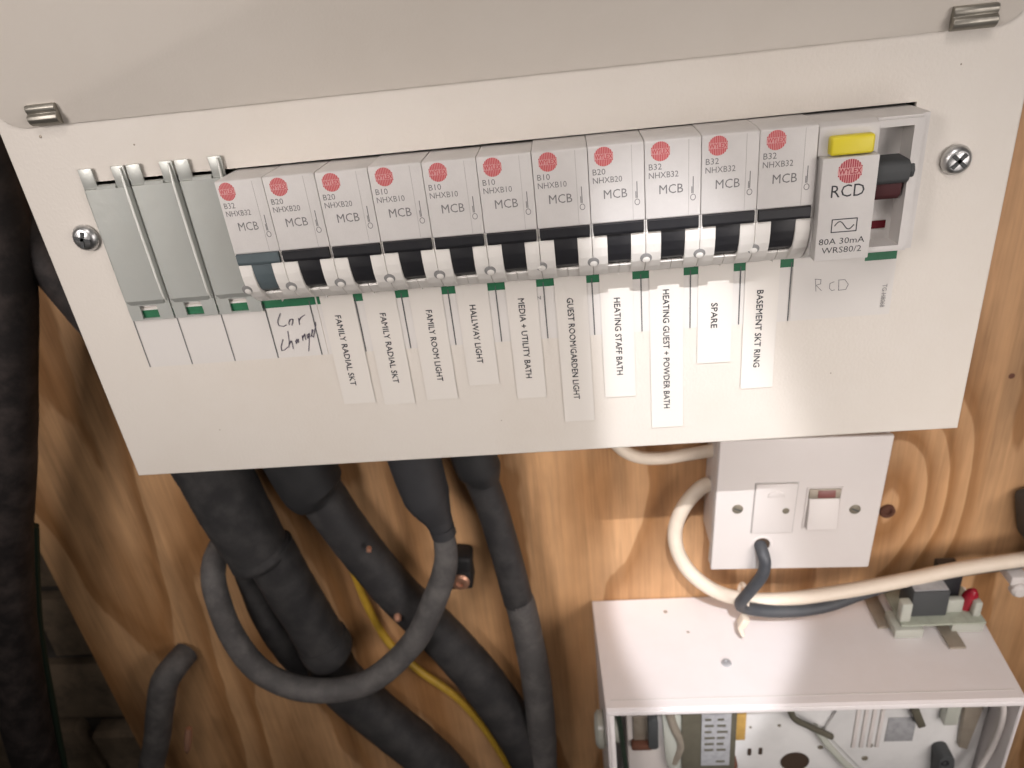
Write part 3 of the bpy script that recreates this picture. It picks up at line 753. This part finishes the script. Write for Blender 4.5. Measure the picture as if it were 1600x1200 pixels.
# round grommet screw in the board to the right of the spur
b = B(); b.lathe((349.5, 105, -164.5), (0, -1, 0), [(4.6, 0), (4.4, 1.6), (3.4, 2.2), (2.3, 1.6), (1.9, 0.4), (0, 0.3)], n=22)
tag(part(b, 'screw_cup', 'rust'), 'dark ring-shaped screw cup in the board right of the white spur', 'screw')
b = B(); b.lathe((403, 105, -78), (0, -1, 0), [(1.7, 0.02), (1.3, 0.25), (0, 0.1)], n=12)
tag(part(b, 'nail_head', 'rust'), 'tiny brown nail head in the board right of the consumer unit', 'nail')
# things at the right edge
b = B(); b.box(420.5, 455, 70, 104.8, -185, -152, bev=4.0, seg=3, rot=((420, 80, -165), 'Y', -14))
tag(part(b, 'junction_block', 'charcoal'), 'dark grey block with a rounded corner at the right edge of the view', 'block')
clip = thing('cable_clip', 'small white cable clip on the cream cable at the right edge', 'clip', (422, 104, -206))
b = B(); b.lathe((0, -18, -5.0), (0, -1, 0), [(4.6, 0), (4.6, 3.5), (3.2, 5.4), (0, 5.8)], n=20); part(b, 'clip_foot', 'plate', clip)
b = B(); b.box(-5, 5, -20, -0.2, -2.5, 4, bev=1.2); part(b, 'clip_body', 'plate', clip)

# ------------------------------------------------------------------ cables under the unit, left
def cable(name, pts, rad, mtl, label, cat='cable', group=None, n=18):
    b = B(); b.tube(pts, rad, n=max(n, 24) if n > 12 else n, sub=12, wob=0.03); return tag(part(b, name, mtl), label, cat, group)
# wide conduit with an end ring, and the two cables in it
t = thing('conduit', 'wide black conduit at the far left under the consumer unit, with a second sleeve below', 'conduit', (-36, 105, -93))
def rel(b, c=(-36, 105, -93)):
    bmesh.ops.translate(b.bm, vec=-Vector(c), verts=b.bm.verts[:]); return b
b = B(); b.tube([(-43, 70, -25), (-38, 74, -70), (-35, 76, -95), (-31, 77, -125), (-26, 78, -152)], [20, 20, 20, 19.5, 18.5], n=36, sub=14, wob=0.025); part(rel(b), 'sleeve', 'armour', t)
b = B(); b.tube([(-26.8, 78, -148), (-25.6, 78, -153), (-25, 78, -155.5)], [18.9, 19.4, 18.2], n=28, sub=3); part(rel(b), 'sleeve_ring', 'armour', t)
b = B(); b.tube([(-21, 79, -148), (-17, 80, -175), (-12, 82, -205), (-7, 84, -236)], [15.5, 15.5, 15.5, 16], n=32, sub=14, wob=0.03); part(rel(b), 'lower_sleeve', 'armour', t)
b = B(); b.tube([(-7.6, 84, -231), (-6, 84, -239), (-5, 85, -243), (-4, 86, -247)], [16.8, 17.4, 16.8, 12.5], n=26, sub=4); part(rel(b), 'lower_ring', 'armour', t)
cable('thin_black_cable', [(-36, 88, -140), (-43, 90, -165), (-45, 92, -195), (-43, 93, -225), (-37, 95, -255), (-26, 97, -285), (-8, 98, -310)], [9.5, 9.5, 9.5, 10, 10, 9, 8], 'armour', 'thinner black cable on the left side of the wide conduit', group='black cables under the consumer unit')
cable('black_cable', [(-12, 85, -215), (-8, 86, -236), (-9, 89, -262), (-4, 91, -286), (12, 92, -316), (34, 92, -350), (54, 92, -390), (66, 92, -440)], [12, 12.5, 16, 16.5, 16.5, 16.5, 16.5, 16.5], 'armour', 'thick black cable running on from the lower sleeve to the bottom edge', group='black cables under the consumer unit')
cable('black_cable', [(1, 90, -60), (9, 90, -98), (18, 90, -127), (31, 90, -162), (47, 91, -199), (70, 92, -240), (94, 92, -290), (114, 92, -350), (124, 92, -400), (130, 92, -450)], [14, 14, 14, 13.5, 13.5, 14.5, 15.5, 15.5, 15.5, 15.5], 'armour', 'thick black cable slanting behind the grey loop, with a collar at its top', group='black cables under the consumer unit')
b = B(); b.tube([(4, 88, -72), (9.5, 88, -98), (13, 88.5, -113), (16, 89, -119)], [19, 19, 18.6, 15.5], n=28)
tag(part(b, 'cable_collar', 'grommet'), 'black collar round the second thick cable, right under the consumer unit', 'collar')
# gland and the grey loop cable
g = thing('cable_gland', 'tapered dark grey cable gland under the middle of the consumer unit', 'gland', (82, 72, -90))
b = B(); b.tube([(79, 72, -60), (81, 72, -90), (83.5, 72, -112), (87.5, 72, -128), (88.8, 72, -136)], [15, 14.2, 13.2, 8.0, 6.6], n=26)
bmesh.ops.translate(b.bm, vec=(-82, -72, 90), verts=b.bm.verts[:]); part(b, 'gland_body', 'gland', g)
b = B(); b.tube([(88.6, 72, -134), (89.4, 72, -140)], [7.4, 7.2], n=20, sub=2); bmesh.ops.translate(b.bm, vec=(-82, -72, 90), verts=b.bm.verts[:]); part(b, 'gland_ring', 'gland', g)
cable('loop_cable', [(87, 72, -122), (89, 72, -140), (87, 71, -162), (76, 70, -189), (57, 68, -222), (24, 64, -250), (-13, 62, -253), (-42, 64, -239), (-56, 68, -209), (-60, 74, -176), (-61, 84, -163), (-60, 99, -158)],
      [5.6, 6.2, 7.2, 7.8, 7.8, 7.8, 7.8, 7.8, 7.6, 7.4, 7.4, 7.4], 'dusty', 'dusty grey cable hanging in a wide loop in front of the black cables')
t = thing('armoured_cable', 'grey-streaked dark cable hanging down the middle of the board, right of the loop', 'cable', (110, 86, -97), 'black cables under the consumer unit')
def rel2(b): bmesh.ops.translate(b.bm, vec=(-110, -86, 97), verts=b.bm.verts[:]); return b
b = B(); b.tube([(104, 86, -50), (110, 86, -97), (116.5, 86, -131), (121.5, 86, -170), (125, 86, -206)], [10, 9.8, 9.2, 9.2, 9.4], n=22); part(rel2(b), 'upper_sheath', 'armour', t, label='clean black upper length')
b = B(); b.tube([(125, 86, -204), (126.8, 86, -217), (130, 86, -275), (129, 86, -334), (126, 86, -376), (122, 86, -430)], [9.3, 9.6, 10, 10.2, 10.4, 10.5], n=28, sub=12, wob=0.03); part(rel2(b), 'lower_sheath', 'dusty', t, label='dusty grey lower length')
b = B(); b.tube([(107, 86, -66), (111, 86, -98), (113, 86, -106), (114.5, 86, -114)], [13.2, 13.0, 12.4, 9.3], n=24)
tag(part(b, 'cable_collar', 'grommet'), 'small black collar at the top of the grey-streaked cable', 'collar')
cable('grey_cable', [(-119, 104, -260), (-123, 92, -261), (-129, 84, -268), (-139, 82, -292), (-152, 81, -324), (-166, 80, -354), (-182, 80, -396)], [9, 9.3, 9.6, 9.4, 9.2, 9.2, 9.2], 'dusty', 'short grey cable bending out of the board at the bottom left corner')
cable('earth_wire', [(12, 100, -160), (18, 101, -187), (22, 101, -221), (30, 101, -254), (46, 100, -280), (71, 99, -310), (89, 98, -349), (103, 97, -397), (112, 97, -440)], 2.7, 'earth', 'thin yellow wire slanting down the board behind the loop', 'wire', n=10)
# clip with a copper screw, and loose copper nails
t = thing('saddle_clip', 'black saddle clip with a copper screw beside the grey loop', 'clip', (90, 105, -188))
b = B(); b.box(-10, 8, -16, -0.3, 2, 15, bev=3, seg=3, rot=((0, 0, 8), 'Y', 8)); part(b, 'saddle', 'grommet', t)
b = B(); b.box(-8, 7, -16, -0.3, -10, 4, bev=1.5); part(b, 'saddle_foot', 'grommet', t)
b = B(); b.lathe((-0.2, -16.2, -3.2), (0, -1, 0), [(6.0, 0), (6.0, 0.9), (4.6, 2.2), (2.3, 2.5), (1.6, 1.2), (0, 0.8)], n=24); part(b, 'copper_screw', 'copper', t)
for p, ax, ln, r, lab in (((49, 78, -206), (0.2, -1, -0.5), 5, 2.6, 'small copper nail head on the slanting black cable'),
                          ((41.5, 77.5, -151), (0.2, -1, -0.2), 4, 1.7, 'tiny copper speck high on the slanting black cable'),
                          ((-126, 84, -315), (-0.25, -0.3, -1), 22, 2.8, 'long copper nail beside the short grey cable'),):
    b = B(); a = Vector(ax).normalized()
    b.lathe(p, a, [(0, -0.2), (r * .8, 0), (r, ln * 0.3), (r * 0.8, ln * 0.8), (0, ln)], n=14)
    tag(part(b, 'copper_nail', 'copper'), lab, 'nail', 'copper nails and specks')
# pipe and conduit at the far left
cable('black_pipe', [(-70, 52, 140), (-84, 56, 60), (-117, 58, -20), (-140, 59, -70), (-166, 60, -122), (-196, 60, -198), (-219, 60, -275), (-234, 60, -337), (-256, 60, -430)], [13, 13, 13.5, 13.5, 14.5, 15.5, 15, 14, 14], 'pipe', 'thick sooty black pipe down the left edge of the view', 'pipe')
cable('black_conduit', [(-101, 62, 150), (-88, 64, 90), (-79, 66, 54), (-68, 70, 17), (-56, 74, -22), (-42, 80, -66)], 11, 'pipe', 'black conduit slipping behind the top left side of the consumer unit', 'conduit')
cable('green_wire', [(-156, 74, -120), (-187, 74, -200), (-208, 73, -275), (-225, 72, -340), (-245, 72, -420)], 2.6, 'greencable', 'thin dark green wire beside the sooty black pipe', 'wire', n=10)

# ------------------------------------------------------------------ open white box at the bottom
BX = Vector((171, 105, -430))
box = thing('open_enclosure', 'open white metal enclosure at the bottom right with its works showing', 'box', tuple(BX))
class EB(B):
    def mesh(self, name, smooth=True, angle=35):
        bmesh.ops.translate(self.bm, vec=-BX, verts=self.bm.verts[:])
        return B.mesh(self, name, smooth, angle)
YF, YB_, ZTB, ZBB, T = 21.0, 104.6, -227.0, -430.0, 1.6
xbl, xbr, xfl, xfr = 170.8, 404.2, 174.9, 397.0
def panel(name, quad_out, off, mtl='boxwhite', bev=0.5, label=None):
    b = EB(); o = [Vector(p) for p in quad_out]; off = Vector(off)
    vs = [b.bm.verts.new(p) for p in o] + [b.bm.verts.new(p + off) for p in o]
    b.bm.faces.new(vs[:4]); b.bm.faces.new(list(reversed(vs[4:])))
    for i in range(4):
        j = (i + 1) % 4; b.bm.faces.new((vs[j], vs[i], vs[4 + i], vs[4 + j]))
    if bev: bmesh.ops.bevel(b.bm, geom=b.bm.edges[:], offset=bev, segments=2, affect='EDGES')
    return part(b, name, mtl, box, label=label)
panel('top_panel', [(xbl, YB_, ZTB), (xbr, YB_, ZTB), (xfr, YF, ZTB), (xfl, YF, ZTB)], (0, 0, -T))
panel('left_panel', [(xbl, YB_, ZTB - T), (xfl, YF, ZTB - T), (xfl, YF, ZBB), (xbl, YB_, ZBB)], (T, 0, 0))
panel('right_panel', [(xbr, YB_, ZTB - T), (xfr, YF, ZTB - T), (xfr, YF, ZBB), (xbr, YB_, ZBB)], (-T, 0, 0))
b = EB(); b.box(xbl + T, xbr - T, 97, 104, ZBB, ZTB - T); part(b, 'back_panel', 'boxback', box)
# rolled rim along the mouth
b = EB(); b.box(xfl + 0.2, xfr - 0.2, YF - 0.6, YF + 1.6, ZTB - 5.2, ZTB - T - 0.05, bev=0.5); part(b, 'top_rim', 'boxwhite', box)
b = EB(); b.box(xfl + T, xfl + 4.4, YF - 0.4, YF + 1.4, ZBB, ZTB - 5.3, bev=0.4); part(b, 'side_rim', 'boxwhite', box)
b = EB(); b.box(xfl + 3, xfr - 3, YF + 5.6, YF + 6.1, ZTB + 0.02, ZTB + 0.14); part(b, 'fold_line', 'paper', box)
for x, y, r in ((217, 92.5, 1.3), (228.5, 75, 0.9)):
    b = EB(); b.lathe((x, y, ZTB), (0, 0, 1), [(r, 0), (r * .7, 0.3), (0, 0.35)], n=12); part(b, 'paint_blemish', 'strap', box)
b = EB(); b.lathe((246.7, 50.5, ZTB), (0, 0, 1), [(3.0, 0), (2.6, 0.8), (1.2, 1.1), (0.9, 0.5), (0, 0.4)], n=16); part(b, 'rivet', 'silver', box)
# inside: a chassis plate close behind the mouth carries the works
def ebox(name, mtl, x0, x1, y0, y1, z0, z1, bev=0.4, parent=box, rot=None):
    b = EB(); b.box(x0, x1, y0, y1, z0, z1, bev=bev, rot=rot); return part(b, name, mtl, parent)
ebox('chassis_plate', 'boxback', 214, 396, 47, 48.6, -428, -265.5)
b = EB(); b.prism([(319, -238), (396, -238), (396, -428), (331, -428), (331, -318), (305, -281)], 44.6, 46.8, axis='y', bev=0.3)
part(b, 'timer_housing', 'boxback', box)
for i in range(4): ebox('housing_rib', 'plate', 322 + i * 4.6, 324.2 + i * 4.6, 43.6, 44.5, -296, -262, 0.3)
ebox('grey_label', 'silver', 341, 357, 44.0, 44.5, -291, -270, 0.1)
ebox('terminal_block', 'plate', 187, 212, 44, 62, -428, -240, 1.5)
tb = ebox('terminal_recess', 'strap', 191, 203, 42.5, 43.9, -283, -262, 0.5)
b = EB(); b.prism(rrect(199.5, 205.5, -286, -259, 2.4, 5), 38, 44, axis='y', bev=0.5); part(b, 'terminal_clamp', 'charcoal', tb)
b = EB(); b.prism(rrect(189, 202, -288, -283.2, 2.0, 5), 39, 44, axis='y', bev=0.4); part(b, 'terminal_lug', 'rust', tb)
b = EB(); b.prism([(207, -240), (217, -240), (222, -275), (223, -308), (217, -318), (210, -300)], 38, 46, axis='y', bev=1.0); part(b, 'wire_shroud', 'cleardull', box)
b = EB(); b.tube([(209, 38, -236), (214, 37, -262), (219, 38, -282), (215, 40, -300)], 2.6, n=10); part(b, 'brown_lead', 'strap', box)
tr = ebox('transformer', 'olive', 219, 251, 36, 46.9, -304, -240, 0.8)
rl = ebox('rating_label', 'silver', 230.5, 247.5, 35.3, 35.9, -298, -250, 0.1)
b = EB()
for i in range(8):
    for j in range(2):
        if random.random() < 0.85: b.box(232.3 + j * 7.2, 237.4 + j * 7.2 + random.uniform(-2, 1.2), 35.1, 35.3, -295 + i * 5.4, -293.2 + i * 5.4)
part(b, 'label_print', 'olive', rl)
ebox('transformer_foot', 'rust', 232, 254, 40, 46.9, -322, -304.4, 0.6)
ebox('amber_sticker', 'amber', 251.4, 258.4, 44, 46.9, -287, -262, 0.3)
b = EB(); b.lathe((290.5, 47, -312), (0, -1, 0), [(8.4, -0.2), (8.8, 0.5), (8.0, 0.55), (7.8, 0.12), (0, 0.12)], n=30); part(b, 'knockout_hole', 'hole', box)
for x, z in ((262.3, -302), (269, -301.5)):
    b = EB(); b.prism(rrect(x - 1.2, x + 1.2, z - 3.2, z + 3.2, 1.1, 5), 46.6, 47.0, axis='y'); part(b, 'keyhole_slot', 'hole', box)
for x, z, r, y in ((305, -299, 1.9, 47), (279, -278, 1.2, 47), (333, -295, 2.0, 44.6), (331.5, -307, 2.1, 44.6), (262, -279, 0.9, 47)):
    b = EB(); b.lathe((x, y, z), (0, -1, 0), [(r, -0.1), (r * .8, 0.5), (r * .4, 0.2), (0, 0.2)], n=14); part(b, 'plate_screw', 'brass', box)
b = EB()
b.prism(rrect(-4.4, 4.4, -24, 21, 4.2, 7), 34, 44.5, axis='y', bev=0.4)
bmesh.ops.rotate(b.bm, verts=b.bm.verts[:], cent=(0, 0, 0), matrix=Matrix.Rotation(math.radians(-7), 3, 'Y'))
bmesh.ops.translate(b.bm, vec=(375.5, 0, -313), verts=b.bm.verts[:])
kn = part(b, 'lever_knob', 'charcoal', box)
b = EB(); b.lathe((372.6, 33.8, -298), (0, -1, 0), [(2.4, -0.3), (2.2, 0.2), (1.0, -0.2), (0, -0.3)], n=16); part(b, 'knob_pin', 'black', kn)
ebox('catch', 'olive', 352.5, 357, 38, 44.5, -272, -256, 0.8, rot=((355, 40, -264), 'Y', -22))
ebox('catch', 'cleardull', 369, 377, 38, 44.5, -270, -254, 0.8)
b = EB(); b.prism([(380, -252), (391, -258), (388, -296), (383, -294)], 41, 44.5, axis='y', bev=0.6); part(b, 'folded_bracket', 'strap', box)
b = EB(); b.tube([(281, 40, -252), (285, 40, -263), (295, 41, -272), (309, 43, -284)], 1.9, n=10); part(b, 'brown_lead', 'olive', box)
b = EB(); b.tube([(299, 44, -276), (306, 42, -288), (316, 41, -303), (326, 42, -318), (338, 44, -345)], 2.2, n=10); part(b, 'clear_lead', 'cleardull', box)
b = EB(); b.tube([(388, 26, -231), (392.5, 28, -248), (394.5, 30, -268), (393, 31, -288), (388, 31, -308), (378, 31, -335)], 1.7, n=12); part(b, 'white_lead', 'plate', box)
b = EB(); b.tube([(180, 30, -234), (182.5, 34, -256), (184, 37, -285), (186, 38, -313), (189, 40, -360)], 1.6, n=10); part(b, 'green_lead', 'greencable', box)
b = EB(); b.lathe((173.5, 52, -284), (-1, 0, 0), [(8, -10), (9.5, 0), (11.5, 1), (11.5, 4), (9, 6), (0, 6.5)], n=24); part(b, 'side_grommet', 'cleardull', box)

# relay board standing on top of the box
pm = thing('relay_board', 'small bare circuit board with a black relay, on the back right of the white box', 'circuit board', (370, 72, -227))
def rp(b): bmesh.ops.translate(b.bm, vec=(-370, -72, 227), verts=b.bm.verts[:]); return b
def pbox(name, mtl, x0, x1, y0, y1, z0, z1, bev=0.3, parent=pm, rot=None):
    b = B(); b.box(x0, x1, y0, y1, z0, z1, bev=bev, rot=rot); return part(rp(b), name, mtl, parent)
pbox('board', 'pcb', 350, 397, 66, 96, -219.5, -218.0, 0.2)
pbox('base_tray', 'cleardull', 346, 362, 64, 80, -226.8, -220.0, 0.8)
pbox('base_tray', 'cleardull', 379, 397, 67, 80, -226.8, -220.0, 0.8)
pbox('standoff', 'cleardull', 349.5, 355.5, 68, 74, -217.9, -204, 1.0)
pbox('standoff', 'cleardull', 391, 395.5, 70, 75, -217.9, -207, 1.2)
rl = pbox('relay', 'charcoal', 356.5, 377, 72, 88, -217.9, -199, 0.6)
pbox('relay_cap', 'silver', 357.3, 376.2, 73, 87.5, -198.9, -198.3, 0.1, rl)
pbox('coil', 'black', 375.5, 387, 80, 93, -214, -192, 1.0)
pbox('pin_header', 'cleardull', 378, 387, 74, 78, -217.9, -208, 0.8)
b = B(); b.lathe((390.6, 79, -217.9), (0.1, -0.2, 1), [(4.0, 0), (4.2, 9), (3.2, 13.5), (1.5, 16), (0, 16.5)], n=18); part(rp(b), 'red_cap', 'ledred', pm)
pbox('mounting_strap', 'strap', 340, 348.5, 72, 104, -226.8, -225.3, 0.3)
pbox('mounting_strap', 'strap', 373, 382, 55, 80, -226.8, -225.2, 0.3, rot=((376, 68, -226), 'Z', 0))
